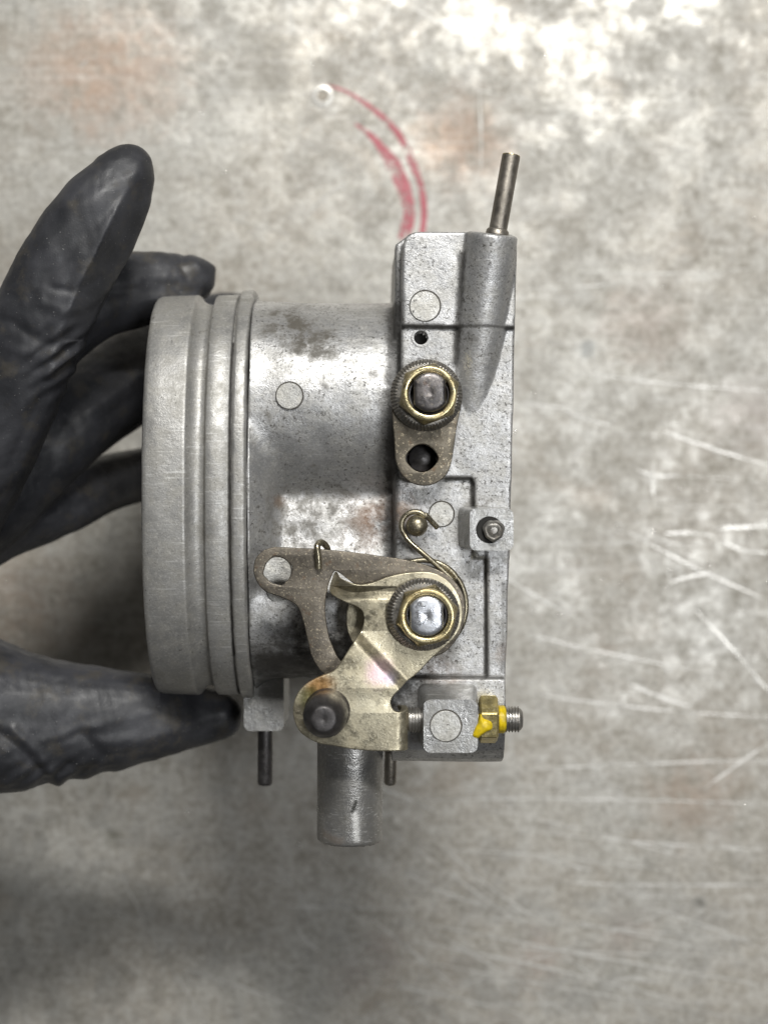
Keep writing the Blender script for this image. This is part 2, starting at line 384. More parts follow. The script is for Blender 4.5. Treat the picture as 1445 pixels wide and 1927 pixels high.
def put(me, a):
    me.vertices.foreach_set('co', a.ravel()); me.update()

# ------------------------------------------------------------------ the bench
bm = bmesh.new()
bmesh.ops.create_cube(bm, size=1); bmesh.ops.scale(bm, vec=(11000, 9000, 60), verts=bm.verts)
bmesh.ops.translate(bm, vec=(0, 0, BZ-30), verts=bm.verts)
bench = obj('bench_top', bm, M_bench, None, bevel=8)
bench.location = (0, 0, Z0); bench['kind'] = 'structure'
def ribbon(bm, pts, widths, z):
    pts = [Vector(p) for p in pts]; L = []; R_ = []
    for i, p in enumerate(pts):
        t = (pts[min(i+1, len(pts)-1)] - pts[max(i-1, 0)]).normalized(); nn = Vector((-t.y, t.x, 0))
        w = widths[i]/2; L.append(bm.verts.new((p.x+nn.x*w, p.y+nn.y*w, z))); R_.append(bm.verts.new((p.x-nn.x*w, p.y-nn.y*w, z)))
    for i in range(len(pts)-1): bm.faces.new((L[i], R_[i], R_[i+1], L[i+1]))
def interp(w, n_):
    return [float(np.interp(i/(n_-1), np.linspace(0, 1, len(w)), w)) for i in range(n_)]
for k, (pix, w) in enumerate((([(610,158),(645,169),(685,192),(722,222),(755,260),(776,306),(792,350),(798,400),(793,450)], [2,7,9,12,15,17,13,13,12]),
                  ([(668,232),(690,248),(708,265),(722,284),(738,306),(759,351),(770,395),(768,415),(760,450)], [3,10,14,20,30,32,24,24,26]))):
    pts = catmull([P(x, y, BZ) for x, y in pix], False, 6)
    bm = bmesh.new(); ww = interp(w, len(pts)); ww = [q*(1+random.uniform(-.12,.12))*1.25 for q in ww]
    ribbon(bm, pts, ww, BZ + 1.2)
    obj('paint_mark', bm, M_red, bench, label='thin red paint arc' if k == 0 else 'wide smeared red paint arc')
bm = bmesh.new()
def scr(x0, y0, x1, y1, w, bend=0):
    a = P(x0, y0, BZ); b = P(x1, y1, BZ); d_ = b-a; nn = Vector((-d_.y, d_.x, 0)).normalized()
    pts = [a + d_*(i/14) + nn*(bend*math.sin(math.pi*i/14) + random.uniform(-.8,.8)) for i in range(15)]
    ribbon(bm, pts, [w*max(.12, math.sin(math.pi*(i+.4)/14.8)**.5)*random.uniform(.6, 1.1) for i in range(15)], BZ + .6 + random.random()*.3)
WS=1.35
for s_ in ((335,1818,640,1935,6),(205,1600,400,1945,5),(500,1580,610,1760,5),(535,1706,720,1712,7),(0,1780,60,1935,5),(555,1740,600,1790,7),
           (700,1480,820,1530,6),(820,1580,1010,1730,5),(760,1640,920,1708,7),(700,1730,860,1860,6),(780,1735,1445,1855,6),(770,1770,1300,1890,6),
           (810,1750,1090,1925,6),(700,1850,1010,1918,6),(870,1722,1445,1770,5),(700,1508,1420,1512,4),(1050,1660,1445,1664,6),(1150,1846,1240,1850,10),
           (1000,1612,1120,1640,5),(1180,1687,1310,1690,5),(1200,1700,1445,1790,5),(850,1600,1260,1640,4),(950,1450,1430,1430,4),(1330,1480,1445,1400,5),
           (1060,770,1150,800,6),(1250,812,1445,875,6),(1200,885,1280,895,6),(1230,935,1232,870,6),(1250,1004,1340,1008,7),(1340,995,1445,990,7),(1260,1098,1340,1080,7),
           (1360,1020,1445,1040,8),(1180,1285,1300,1330,7),(980,1190,1300,1260,5),(1080,510,1420,505,4),(980,540,1200,525,4),(980,758,1100,768,4),
           (540,0,548,60,10),(700,70,735,0,6),(575,408,655,340,7),(150,130,165,110,6),(1090,700,1445,735,4),(770,10,850,60,8),(830,150,1000,185,3),(1310,1150,1445,1300,6),(940,1080,1100,1170,6),
           (900,140,905,330,4),(960,1300,1445,1350,4),(1180,1000,1445,1130,4),(640,1935,1300,1700,3),(730,1560,1240,1927,4),(860,1690,1445,1812,4),(740,1800,1445,1925,4),(900,1780,1390,1800,4),(960,1560,1445,1600,4),(820,1500,1380,1640,3)):
    scr(*s_[:4], s_[4]*WS, random.uniform(-10, 10))
sc_ = obj('scratches', bm, M_scr, bench); sc_['kind'] = 'stuff'; bm = bmesh.new()
for _ in range(230):
    x = random.uniform(-150, 1600); y = random.uniform(-100, 2050); L_ = random.uniform(40, 330)
    a = random.choice((.02, .06, -.15, .25, .3, .55, .6, 1.5, -.7)) + random.uniform(-.08, .08)
    scr(x, y, x + L_*math.cos(a), y + L_*math.sin(a), random.uniform(2.0, 5.5), random.uniform(-8, 8))
sc_ = obj('scratches', bm, M_scr2, bench); sc_['kind'] = 'stuff'
bm = bmesh.new()
spots = [(1328,892),(1326,924),(1198,1010),(1258,1072),(1336,1061),(1376,1102),(1403,1142),(1410,1004),(1003,1152),(1065,1060),(810,130),(590,117),(1110,1190),(1230,1000),(1390,1240),(560,1590)]
spots += [(random.uniform(980,1445), random.uniform(850,1500)) for _ in range(22)] + [(random.uniform(0,1445), random.uniform(0,1927)) for _ in range(24)]
for (x, y) in spots:
    q = P(x, y, BZ); r_ = random.uniform(1.6, 3.4)
    lathe(bm, q + Vector((0, 0, .3)), (0,0,1), [(0, r_), (r_*.25, r_*.85), (r_*.42, r_*.5), (r_*.5, r_*.12)], 8)
o_ = obj('glint_bumps', bm, M_glint, bench); o_['kind'] = 'stuff'  # raised bright bumps added to catch light as sparkle
# drilled hole with a bare rim
q = P(607, 180, BZ); bm = bmesh.new()
lathe(bm, q, (0,0,1), [(-2, 30), (1.2, 29), (3.5, 24), (3.0, 18), (-1.5, 15), (-1.6, .1)], 32, cap=False)
dh = obj('drilled_hole_rim', bm, M_scr.copy(), bench)
mm = dh.data.materials[0]; mm.node_tree.nodes['Principled BSDF'].inputs['Alpha'].default_value = .9
for l in list(mm.node_tree.links):
    if l.to_socket.name == 'Alpha': mm.node_tree.links.remove(l)
mm.node_tree.nodes['Principled BSDF'].inputs['Alpha'].default_value = 1
bm = bmesh.new(); lathe(bm, q + Vector((0,0,.5)), (0,0,1), [(0, 14.5), (.4, 14)], 24)
obj('plug', bm, M_pipe, dh)

# ------------------------------------------------------------------ throttle body
TB = root('throttle_body', label='worn cast aluminium throttle body with brass levers held over the bench', category='throttle body')
AX = -245.0
# --- intake horn: stadium section lofted along x
YC, HS, RR = 36.0, 186.0, 215.0
def stadium(x, dr, n_=200):
    out = []; A_ = 409 + dr; B_ = 280 + dr; ex = 2/2.3
    for i in range(n_):
        a = 2*math.pi*i/n_; ca, sa = math.cos(a), math.sin(a)
        out.append((x, 35 + A_*math.copysign(abs(sa)**ex, sa), -300 + B_*math.copysign(abs(ca)**ex, ca)))
    return out
def X(px, z=-22): return P(px, 0, z).x
horn_prof = [(265,-40),(264.5,-12),(266,-6),(269,-2.5),(275,0),(300,1.5),(342,3),(346,3),(349,1),(351,-4),(357,-10),(364,-14.5),(371,-16.5),(378,-16),(382,-12),(384.5,-4),(386,1),(388,2.5),(400,3),(428,3.5),(430,1.5),(432,-5),(435,-5),(436,8),(438,11.5),(442,12.5),(456,13),(460,12),(462,9),(463,2),(463,-60)]
bm = bmesh.new(); rings = []
for px, dr in horn_prof: rings.append([bm.verts.new(v) for v in stadium(X(px), dr)])
for px, dr in ((463,-62),(440,-42),(280,-32),(268,-34)): rings.append([bm.verts.new(v) for v in stadium(X(px), dr)])
rings.append(rings[0])
for A, B in zip(rings, rings[1:]):
    for i in range(len(A)): bm.faces.new((A[i], A[(i+1) % len(A)], B[(i+1) % len(A)], B[i]))
horn = obj('intake_horn', bm, M_horn, TB, smooth=50)
# small nicks along the ring edge
a = get(horn.data)/S; rn = np.random.RandomState(3)
e = a[:, 0] > X(434)
ph = np.sin(a[:,1]*.11)*.5 + np.sin(a[:,1]*.37+1)*.35 + np.sin(a[:,1]*.9+2)*.25
a[e, 0] += ph[e]*.9; a[~e, 0] += ph[~e]*.35
put(horn.data, a*S)

# --- housing: barrels, web, flange block, bosses, all fused like the casting
bm = bmesh.new()
x0, x1 = X(466), X(775)
def xprism(bm, yz, x0, x1, yz1=None):
    yz1 = yz1 or yz
    a = [bm.verts.new((x0, y, z)) for y, z in yz]; b = [bm.verts.new((x1, y, z)) for y, z in yz1]; n_ = len(a)
    for i in range(n_): bm.faces.new((a[i], a[(i+1) % n_], b[(i+1) % n_], b[i]))
    bm.faces.new(a[::-1]); bm.faces.new(b)
def ell(cy, cz, ry, rz, n_=72): return [(cy + ry*math.cos(2*math.pi*i/n_), cz + rz*math.sin(2*math.pi*i/n_)) for i in range(n_)]
xprism(bm, ell(217, AX, 211, 211), x0, x1, ell(215, AX, 208, 208))
xprism(bm, ell(-193, AX, 146, 188), x0, x1)
xprism(bm, [(62,-168),(48,-150),(36,-136),(24,-127),(8,-121),(-15,-117),(-50,-112),(-90,-101),(-130,-85),(-165,-68),(-200,-62),(-200,-420),(62,-420)], x0, x1)
# flare behind the ring, three shrinking collars
for xa, xb, da, db in ((464, 476, -3, -12), (476, 488, -12, -26), (488, 506, -26, -52)):
    A = [v[1:] for v in stadium(0, da, 120)]; B = [v[1:] for v in stadium(0, db, 120)]
    xprism(bm, A, X(xa), X(xb), B)
# flange block levels
pprism(bm, [(757,466),(760,450),(768,440),(782,435),(870,435),(962,440),(972,450),(973,470),(969,616),(756,613)], -420, 12)
pprism(bm, [(754,605),(969,605),(963,905),(889,905),(889,900),(752,898)], -420, 0)                    # upper face
pprism(bm, [(892,880),(963,880),(959,1050),(892,1050)], -420, 0)
pprism(bm, [(917,1000),(959,1000),(952,1280),(917,1280)], -420, 0)                                    # right rib
pprism(bm, [(744,890),(930,890),(930,1290),(742,1290)], -420, -15)                                    # recessed pocket
pprism(bm, [(744,460),(770,440),(930,440),(930,1300),(738,1300)], -420, -70, base_pix=[(738,460),(765,445),(930,440),(930,1300),(732,1300)])
# lower block with a rounded underside
yl = [P(0, y, 6).y for y in (1277, 1332, 1384, 1415, 1436, 1448, 1453)]
prof = list(zip(yl, (8, 8, 0, -18, -45, -85, -130))) + [(yl[-1], -330), (yl[0], -330)]
xprism(bm, prof, X(735, 0), X(951, 0), prof)
# inclined boss for the vacuum pipe
a0 = P(927, 439, 22); a1 = P(880, 800, -50)
lathe(bm, a0, a1-a0, [(0, 44), (4, 47.5), (60, 49), ((a1-a0).length, 45)], 40)
lathe(bm, a0 + Vector((-4, -40, -40)), (0,0,-1), [(0, 36), (200, 36)], 24)
# seat bosses below both shafts
for (cx, cy, rr) in ((800, 745, 62), (800, 1150, 70)):
    lathe(bm, P(cx, cy, -10), (0,0,1), [(-60, rr), (22, rr-4)], 40)
# web under the barrels towards the flange
xprism(bm, [(200,-60),(60,-120),(60,-300),(200,-300)], X(730), X(775))
me = remesh(bm, 3.0, smooth=4)
a = get(me); ed = np.empty(len(me.edges)*2, dtype=np.int64); me.edges.foreach_get('vertices', ed); ed = ed.reshape(-1, 2)
val = np.bincount(ed.ravel(), minlength=len(a)).astype(float)[:, None]
wgt = np.clip((X(738) - a[:,0])/8, 0, 1)*np.clip((a[:,0]-X(468))/6, 0, 1)
wgt *= np.maximum(np.exp(-((a[:,1]-25)/80)**2), np.exp(-((a[:,0]-X(500))/28)**2)); wgt = wgt[:, None]
for _ in range(230):
    acc = np.zeros_like(a)
    for c_ in range(3):
        acc[:,c_] = np.bincount(ed[:,0], weights=a[ed[:,1],c_], minlength=len(a)) + np.bincount(ed[:,1], weights=a[ed[:,0],c_], minlength=len(a))
    a += wgt*.6*(acc/val - a)
put(me, a); nz = nrm(me)
# drilled hole, and gentle foundry unevenness
q = P(794, 862, 0); m_ = (np.hypot(a[:,0]-q.x, a[:,1]-q.y) < 29) & (a[:,2] > -30); a[m_, 2] -= 36
q = P(792, 635, 0); m_ = (np.hypot(a[:,0]-q.x, a[:,1]-q.y) < 13.5) & (a[:,2] > -30); a[m_, 2] -= 45
w = np.sin(a[:,0]*.021+1)*np.sin(a[:,1]*.017+.5) + .6*np.sin(a[:,0]*.05+a[:,2]*.03)*np.sin(a[:,1]*.043+2)
a += nz*(w*1.0)[:, None]
put(me, a*S)
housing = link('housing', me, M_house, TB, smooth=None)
bm = bmesh.new(); lathe(bm, q, (0,0,1), [(-44, 12.8), (-1, 12.8), (.6, 13.6), (.9, 16), (.2, 19), (-3, 20)], 40, cap=False); obj('port_rim', bm, M_house, housing)
bm = bmesh.new(); lathe(bm, q + Vector((0,0,-46)), (0,0,1), [(0, 13), (6, 13)], 20)
obj('port_bottom', bm, M_hole, housing)

# --- casting marks
def mark(px, py, r, z, par, tilt=(0, 0, 1), h=1.8):
    c = P(px, py, z); bm = bmesh.new()
    lathe(bm, c, tilt, [(-6, r), (h*.35, r), (h*.5, r-.8)], 40)
    g = obj('casting_mark', bm, M_grime, par)
    bm = bmesh.new()
    off = Vector((-.6, -.8, 0))
    lathe(bm, c + off, tilt, [(-5, r-1.7), (h-.8, r-1.7), (h, r-2.8), (h+.1, .5)], 40)
    obj('mark_face', bm, M_mark, g)
mark(800, 575, 30, 13, housing)
mark(545, 744, 27, -33, housing, (0, -.0, 1))
mark(831, 967, 25, -14, housing)
mark(527, 1110, 27, -59, housing, (0, -.12, 1))
mark(522, 1075, 29, -50, housing, (0, .05, 1), h=6)

# --- vacuum pipe
b0 = P(934, 448, 22); b1 = P(962, 291, 30); d_ = b1-b0
bm = bmesh.new()
L_ = d_.length
lathe(bm, b0, d_, [(-8, 17), (L_-3, 17), (L_-1, 16.5), (L_, 15.2), (L_, 12), (L_-30, 11.5), (L_-30, .2)], 32, cap=False)
vp = obj('vacuum_pipe', bm, M_pipe, TB)
bm = bmesh.new(); lathe(bm, b0 + d_.normalized()*(L_-1.2), d_, [(0, 16.8), (1.6, 16.2), (1.9, 13)], 32, cap=False); obj('pipe_rim', bm, M_ring, vp)
bm = bmesh.new(); lathe(bm, b0, d_, [(6, 22), (14, 21), (17, 18.5), (17.5, 16)], 32); obj('pipe_collar', bm, M_pipe, vp)

# --- shaft assemblies
def knurl(k=56, amp=.045):
    return lambda a, t: 1 + amp*(1 if math.sin(a*k) > 0 else -1)
def shaft_set(wx, wy, nx, ny, ex, ey, zb, mat_end, rot, parent, tall, fx=26):
    c = P(wx, wy, zb)
    # lock washer with serrated rim
    bm = bmesh.new(); n_ = 240
    def f(a, t): return 1.0 if t < 7.5 else 1 - .040*(1 if math.sin(a*60+.3) > 0 else 0)
    lathe(bm, c, (0,0,1), [(0, 64), (3, 67), (7, 67), (9, 66.5), (12, 65), (19, 59), (20, 56), (20, 40)], n_, shape=f)
    w_ = obj('lock_washer', bm, M_knurl, parent, smooth=25)
    # nut: hex skirt under a round brass collar
    c2 = P(nx, ny, zb+20)
    bm = bmesh.new()
    hx = hexprof(rot)
    def g(a, t):
        h_ = hx(a, t); k_ = min(max((t-18)/10, 0), 1)
        return h_*(1-k_) + 1.0*k_ if t > 18 else h_
    lathe(bm, c2, (0,0,1), [(-3, 58), (0, 59), (15, 59), (21, 55.5), (26, 51), (28, 49), (28, 39), (4, 38), (3, .5)], 96, shape=g, cap=False)
    nut = obj('shaft_nut', bm, M_nut, parent, smooth=28)
    bm = bmesh.new()
    lathe(bm, c2, (0,0,1), [(26, 51), (30, 50.5), (32.2, 49), (33, 47), (33, 42), (31.5, 39.2), (28, 38), (10, 37.5)], 64, cap=False)
    obj('nut_rim', bm, M_ring, nut, smooth=60)
    bm = bmesh.new(); lathe(bm, c2, (0,0,1), [(6, 37.4), (7, .5)], 48, cap=False); obj('nut_bore', bm, M_hole, nut)
    # double-D shaft end
    c3 = P(ex, ey, zb+50+tall)
    bm = bmesh.new()
    def dd(a, t):
        x_ = math.cos(a - .02); return min(1.0, (fx/36.0)/max(abs(x_), 1e-3))
    lathe(bm, c3, (0,0,1), [(-60, 37), (-7, 36.5), (-3, 35), (-1, 32), (0, 28), (.3, 16), (.6, 9), (-.3, 6), (-1.0, .5)], 96, shape=dd)
    obj('shaft_end', bm, mat_end, parent, smooth=35)
    bm = bmesh.new()
    lathe(bm, P(nx, ny, zb+50) , (0,0,1), [(-22, 36.6), (-6, 36.8), (-3, 36.4), (-3.5, 34.6), (-7, 34), (-24, 34)], 64, cap=False)
    obj('thread_collar', bm, M_stud, parent)
shaft_set(802, 744, 807, 742, 809, 737, 34, M_shaft, .35, TB, 14, 29)
shaft_set(796, 1156, 803, 1158, 803, 1160, 68, M_bright, .25, TB, 8, 30)

# --- upper lever (pear shaped)
ou = []
for i in range(13):
    a_ = math.radians(-190 + i*200/12); ou.append((803 + 65*math.cos(a_), 746 + 66*math.sin(a_)))
ou += [(858,800),(853,835),(848,866)]
for i in range(1, 8):
    a_ = math.radians(8 + i*164/8); ou.append((798 + 50*math.cos(a_), 862 + 50*math.sin(a_)))
ou += [(746,864),(744,830),(741,795)]
lem = lambda a: 1 + .16*abs(math.cos(a))**10
plate('upper_lever', ou, [circ(794, 862, 28, 32, lem)], 34, 12, M_lever, TB, k=4)
bm = bmesh.new(); lathe(bm, P(794, 862, 0), (0,0,1), [(.5, 33), (1.2, 31), (.2, 28.5), (-24, 27.5), (-16, 24), (-11, 15), (-9, .4)], 40, cap=False); obj('lever_recess', bm, M_stud, TB)

# --- square post with a plug screw in it
bm = bmesh.new()
t_ = rrect(884, 957, 966, 1036, 12); b_ = rrect(864, 952, 962, 1034, 14)
pprism(bm, t_, -20, 58, base_pix=b_)
post = obj('square_post', bm, M_block, TB, bevel=6, seg=3, bangle=50)
bm = bmesh.new(); c = P(921, 997, 58)
lathe(bm, c, (0,0,1), [(.8, 25), (1.4, 24), (.9, 21.5), (.6, .5)], 40); obj('post_recess_shade', bm, M_hole, post)  # flat disc painted as the dark of a recess
bm = bmesh.new(); c = P(929, 998, 66)
lathe(bm, c, (0,0,1), [(-10, 20), (3, 19.5), (6, 16), (3, 13), (5, 9), (8.5, 6), (9, 1)], 40, shape=lambda a, t: 1+.05*math.sin(3*a)+.03*math.sin(7*a)); obj('post_plug', bm, M_steel, post)

# --- lower casting block that carries the stop screw
bm = bmesh.new()
t_ = rrect(797, 1317, 899, 1417, 13); b_ = rrect(786, 1290, 903, 1414, 14)
pprism(bm, t_, -10, 84, base_pix=b_)
sb = obj('screw_block', bm, M_block, TB, bevel=9, seg=4, bangle=50)
mark(839, 1366, 30, 84.5, sb)
# stop screw, nut, paint
SZ = 44
def at_x(px, py=1354): return P(px, py, SZ)
bm = bmesh.new()
A0 = at_x(764); A1 = at_x(983); L_ = (A1-A0).length
prof = [(0, 15), (3, 20)]
t = 4.0
while t < L_-6:
    prof += [(t, 21.0), (t+1.6, 24.2), (t+2.6, 24.2), (t+4.2, 21.0)]; t += 5.6
prof += [(L_-4, 20), (L_, 15)]
lathe(bm, A0, (1,0,0), prof, 32)
ss = obj('stop_screw', bm, M_steel, TB, smooth=25)
bm = bmesh.new(); c = at_x(901)
wd = at_x(936).x - c.x
lathe(bm, c, (1,0,0), [(0, 40), (3, 46), (wd-4, 46), (wd, 41)], 96, shape=lambda a, t: hexprof(.42)(a, t))
nut = obj('lock_nut', bm, mat_brass('yellow_zinc_nut', (.72,.60,.26), (.52,.44,.22), irid=False, rough=.34), ss, smooth=22)
bm = bmesh.new(); c = at_x(937.5)
lathe(bm, c, (1,0,0), [(0, 25), (2, 26.2), (5, 25.4), (8, 26.2), (11, 25), (13.5, 22)], 40, shape=lambda a, t: 1+.02*math.sin(5*a+t)); obj('paint_band', bm, M_yellow, ss)
# paint dab: a small blob running over the corner of nut and block
bm = bmesh.new()
dab = [(889,1386),(893,1372),(899,1360),(903,1346),(906,1345),(911,1352),(921,1356),(927,1362),(926,1373),(917,1378),(906,1385),(898,1391)]
base = catmull([P(x, y, 86) for x, y in dab], True, 4)
cx = sum((v for v in base), Vector())/len(base)
rg = []
for k_, (f_, dz) in enumerate(((1.0, -26), (1.0, -2), (.93, 1.5), (.7, 4.5), (.4, 6), (.08, 6.6))):
    rg.append([bm.verts.new((cx.x+(v.x-cx.x)*f_, cx.y+(v.y-cx.y)*f_, 84+dz + .10*(cx.x - v.x)*(-1 if k_ else 1)*0)) for v in base])
for A, B in zip(rg, rg[1:]):
    for i in range(len(A)): bm.faces.new((A[i], A[(i+1) % len(A)], B[(i+1) % len(A)], B[i]))
bm.faces.new(rg[-1])
obj('paint_dab', bm, M_yellow, nut, smooth=60)

# --- spring, rivet
bm = bmesh.new(); c = P(784, 989, 0)
lathe(bm, c, (0,0,1), [(-20, 13), (14, 13), (15, 19), (20, 20.5), (26, 19.5), (32, 16), (36, 11), (38, 5), (38.4, .5)], 40)
obj('spring_rivet', bm, M_wire.copy(), TB, smooth=60)
zz = 20
pts = [P(823, 993, 8)]
pts += [P(812, 981, 14), P(801, 969, zz)]
for i in range(9):
    a_ = math.radians(-40 - i*175/8); pts.append(P(781 + 26*math.cos(a_), 989 + 26*math.sin(a_), zz))
pts += [P(770, 1019, zz+3), P(800, 1045, zz+8), P(832, 1072, zz+8), P(855, 1094, zz+4)]
def spiral():
    o = []
    for i in range(150):
        a_ = math.radians(-40 + i*360*3/149*-1)
        o.append(P(797 + 80*math.cos(a_), 1140 + 86*math.sin(a_), 26 - 30*i/149))
    return o
sp = catmull(pts, False, 5) + spiral()
me = curve_mesh([sp], radius=5.2, res=4); me.transform(Matrix.Scale(S, 4)); link('return_spring', me, M_wire, TB)

# --- dark progressive lever
u = lambda q: [(460 + .3183*a, 980 + .3183*b) for a, b in q]
out = u([(60,275),(72,225),(115,182),(180,163),(300,167),(420,172),(600,188),(780,212),(900,228),(1000,248),(1100,278),(1190,322),(1250,375),(1290,450),(1297,540),(1280,640),(1225,730),(1150,790),(1050,800),(950,770),(880,700),(840,600),(800,480),(720,400),(640,360),(560,300),(526,296),(500,350),(480,420),(471,500),(475,580),(490,670),(515,745),(560,830),(640,900),(700,960),(650,1000),(560,960),(470,900),(430,850),(400,790),(378,700),(355,600),(330,525),(290,480),(200,440),(130,415),(85,370),(62,315)])
hol = lambda a: 1 + .10*abs(math.cos(2*a+.5))**8
plate('relay_lever', out, [circ(*u([(197,296)])[0], 27.5, 32, hol)], 42, 11, M_dark, TB, k=4)
# hook of spring wire over the lever
me = curve_mesh([catmull([P(600,1070,50), P(599,1050,52), P(597,1034,52), P(598,1025,48), P(605,1021,38), P(613,1027,28), P(617,1038,20), P(618,1070,12)], False, 6)], radius=6.3, res=4)
me.transform(Matrix.Scale(S, 4)); link('spring_hook', me, M_wire, TB)
# dished plate behind it, seen through the gap
bm = bmesh.new(); lathe(bm, P(735, 1165, -6), (0,0,1), [(0, 82), (14, 84), (18, 82), (19, 60)], 64); obj('sector_disc', bm, M_brass, TB)

# --- brass throttle lever with a joggle and two folded ends
out = u([(512,430),(505,400),(520,350),(537,312),(560,345),(610,368),(680,385),(760,372),(850,338),(950,316),(1050,308),(1130,320),(1210,368),(1262,445),(1284,540),(1270,630),(1228,700),(1170,752),(1100,812),(1020,895),(950,950),(900,1000),(868,1035),(858,1075),(875,1115),(905,1131),(945,1122),(1000,1112),(1060,1112),(1066,1180),(1064,1300),(1050,1345),(960,1347),(780,1347),(650,1337),(540,1318),(440,1300),(350,1250),(308,1180),(297,1100),(320,1022),(370,965),(450,920),(530,890),(580,830),(630,750),(680,680),(705,630),(713,580),(700,530),(660,500),(600,477),(545,452)])
lv = plate('throttle_lever', out, [], 64, 13, M_brass, TB, k=4,
    bends=[(u([(965,935)])[0], u([(700,655)])[0], 20, 26, 'step'),
           ((745, 1250), (745, 1500), 0, 22, 'curlx')])
# the stop tab: fold everything right of the crease down
a = get(lv.data)/S
cr = P(745, 0, 84).x; m_ = (a[:,0] > cr) & (a[:,1] < P(0, 1332, 84).y) ; R_ = 16.0
mid_ = 64 + 20 - 6.5
s_ = a[m_,0]-cr; h = a[m_,2]-mid_; th_ = np.minimum(s_/R_, math.pi/2); ex = np.maximum(s_-R_*math.pi/2, 0)
a[m_,0] = cr + (R_+h)*np.sin(th_); a[m_,2] = mid_ - R_ + (R_+h)*np.cos(th_) - ex
# curled upper finger
c0 = P(*u([(640,400)])[0], 64); dirx = Vector((-1, .35, 0)).normalized()
s_ = (a[:,0]-c0.x)*dirx.x + (a[:,1]-c0.y)*dirx.y
m_ = (s_ > 0) & (a[:,1] > P(0, 1140, 64).y)
a[m_,2] -= (s_[m_]**2)*.022
put(lv.data, a*S)
# ball stud
bm = bmesh.new(); c = P(616, 1338, 84)
tilt = Vector((-.03, -.02, 1))
lathe(bm, c, tilt, [(-14, 30), (-1, 41), (2, 42), (6, 40), (12, 38.5), (40, 39), (62, 39.5), (78, 37), (90, 33), (99, 27), (103, 23.5), (104.4, 21.5), (104.9, 19.5), (105, 2.2), (104.5, 1.2), (104.5, .3)], 64)
obj('ball_stud', bm, M_stud, lv, smooth=70)

# --- hose stub and small pipes below
bm = bmesh.new(); c = P(660, 1270, -62); e_ = P(657.5, 1583, -62); L_ = (e_-c).length
lathe(bm, c, e_-c, [(-20, 64), (0, 64), (L_-12, 62.5), (L_-5, 61.5), (L_-1, 59), (L_, 55), (L_-1, 50), (L_-90, 49), (L_-90, .5)], 72, shape=lambda a, t: 1, cap=True)
hs = obj('hose_stub', bm, M_tube, TB, smooth=50)
a = get(hs.data)/S; m_ = a[:,1] < e_.y + 10
a[m_,1] += (np.sin(a[m_,0]*.35)*.8 + np.sin(a[m_,0]*.9+1)*.7)
put(hs.data, a*S)
def stub(name, px, y0, y1, r, z, mat, par):
    bm = bmesh.new(); c = P(px, y0, z); e_ = P(px-1, y1, z); L_ = (e_-c).length
    lathe(bm, c, e_-c, [(0, r), (L_-6, r), (L_-2, r-1.5), (L_, r-4), (L_-1, r-7)], 28); return obj(name, bm, mat, par)
stub('rear_pipe', 735, 1405, 1478, 12.5, -210, M_pipe, TB)
bm = bmesh.new(); t_ = rrect(459, 1258, 534, 1376, 12)
pprism(bm, t_, -360, -215, base_pix=rrect(455, 1200, 536, 1376, 12))
lug = obj('lower_lug', bm, M_block, TB, bevel=8, seg=3, bangle=50)
stub('locating_pin', 499.5, 1370, 1478, 15.5, -285, M_stud, lug)

# ------------------------------------------------------------------ the gloved hand (one continuous surface)
def limb(bm, st, n_=28, k=4, dscale=.85):
    """st: (px, py, z, half width in photo px, depth factor or None)"""
    arr = [Vector((s[0], s[1], s[2])) for s in st]; W_ = [Vector((s[3], s[4] if len(s) > 4 else dscale, 0)) for s in st]
    cp = catmull(arr, False, k); cw = catmull(W_, False, k)
    cen = [P(p.x, p.y, p.z) for p in cp]
    rings = []
    for i, c in enumerate(cen):
        t = (cen[min(i+1, len(cen)-1)] - cen[max(i-1, 0)]).normalized()
        wdir = t.cross(Vector((0,0,1))).normalized(); ddir = wdir.cross(t).normalized()
        w = max(cw[i].x, 2)*(D-cp[i].z)/D; d_ = w*cw[i].y
        ring = []
        for j in range(n_):
            a_ = 2*math.pi*j/n_; ca, sa = math.cos(a_), math.sin(a_)
            e_ = .86
            ring.append(bm.verts.new(c + wdir*w*math.copysign(abs(ca)**e_, ca) + ddir*d_*math.copysign(abs(sa)**e_, sa)))
        rings.append(ring)
    for A, B in zip(rings, rings[1:]):
        for i in range(n_): bm.faces.new((A[i], A[(i+1) % n_], B[(i+1) % n_], B[i]))
    bm.faces.new(rings[0][::-1]); bm.faces.new(rings[-1])
bm = bmesh.new()
limb(bm, [(268,281,-62,12),(262,289,-60,30),(250,306,-58,47),(236,328,-56,60),(214,362,-54,73),(186,404,-52,84),(150,462,-55,89),(112,530,-60,91),(78,600,-70,92),(48,675,-85,90),(16,760,-110,88),(-40,860,-150,100),(-110,940,-190,125),(-200,1010,-220,150)])
limb(bm, [(401,540,-390,12),(394,537,-388,30),(380,531,-385,44),(350,535,-380,57),(300,540,-365,66),(245,546,-345,72),(180,562,-310,76),(110,600,-280,85),(40,660,-270,95),(-40,780,-260,110),(-150,930,-250,140)])
limb(bm, [(470,590,-760,40),(420,610,-740,62),(340,655,-680,76),(285,686,-590,84),(205,738,-490,86),(125,800,-400,84),(60,860,-370,90),(-20,915,-330,110),(-140,990,-280,140)])
limb(bm, [(440,870,-720,25),(400,878,-710,42),(320,886,-680,48),(265,893,-640,50),(195,912,-560,54),(130,938,-480,62),(70,952,-440,76),(0,962,-400,92),(-80,990,-340,110),(-200,1060,-280,140)])
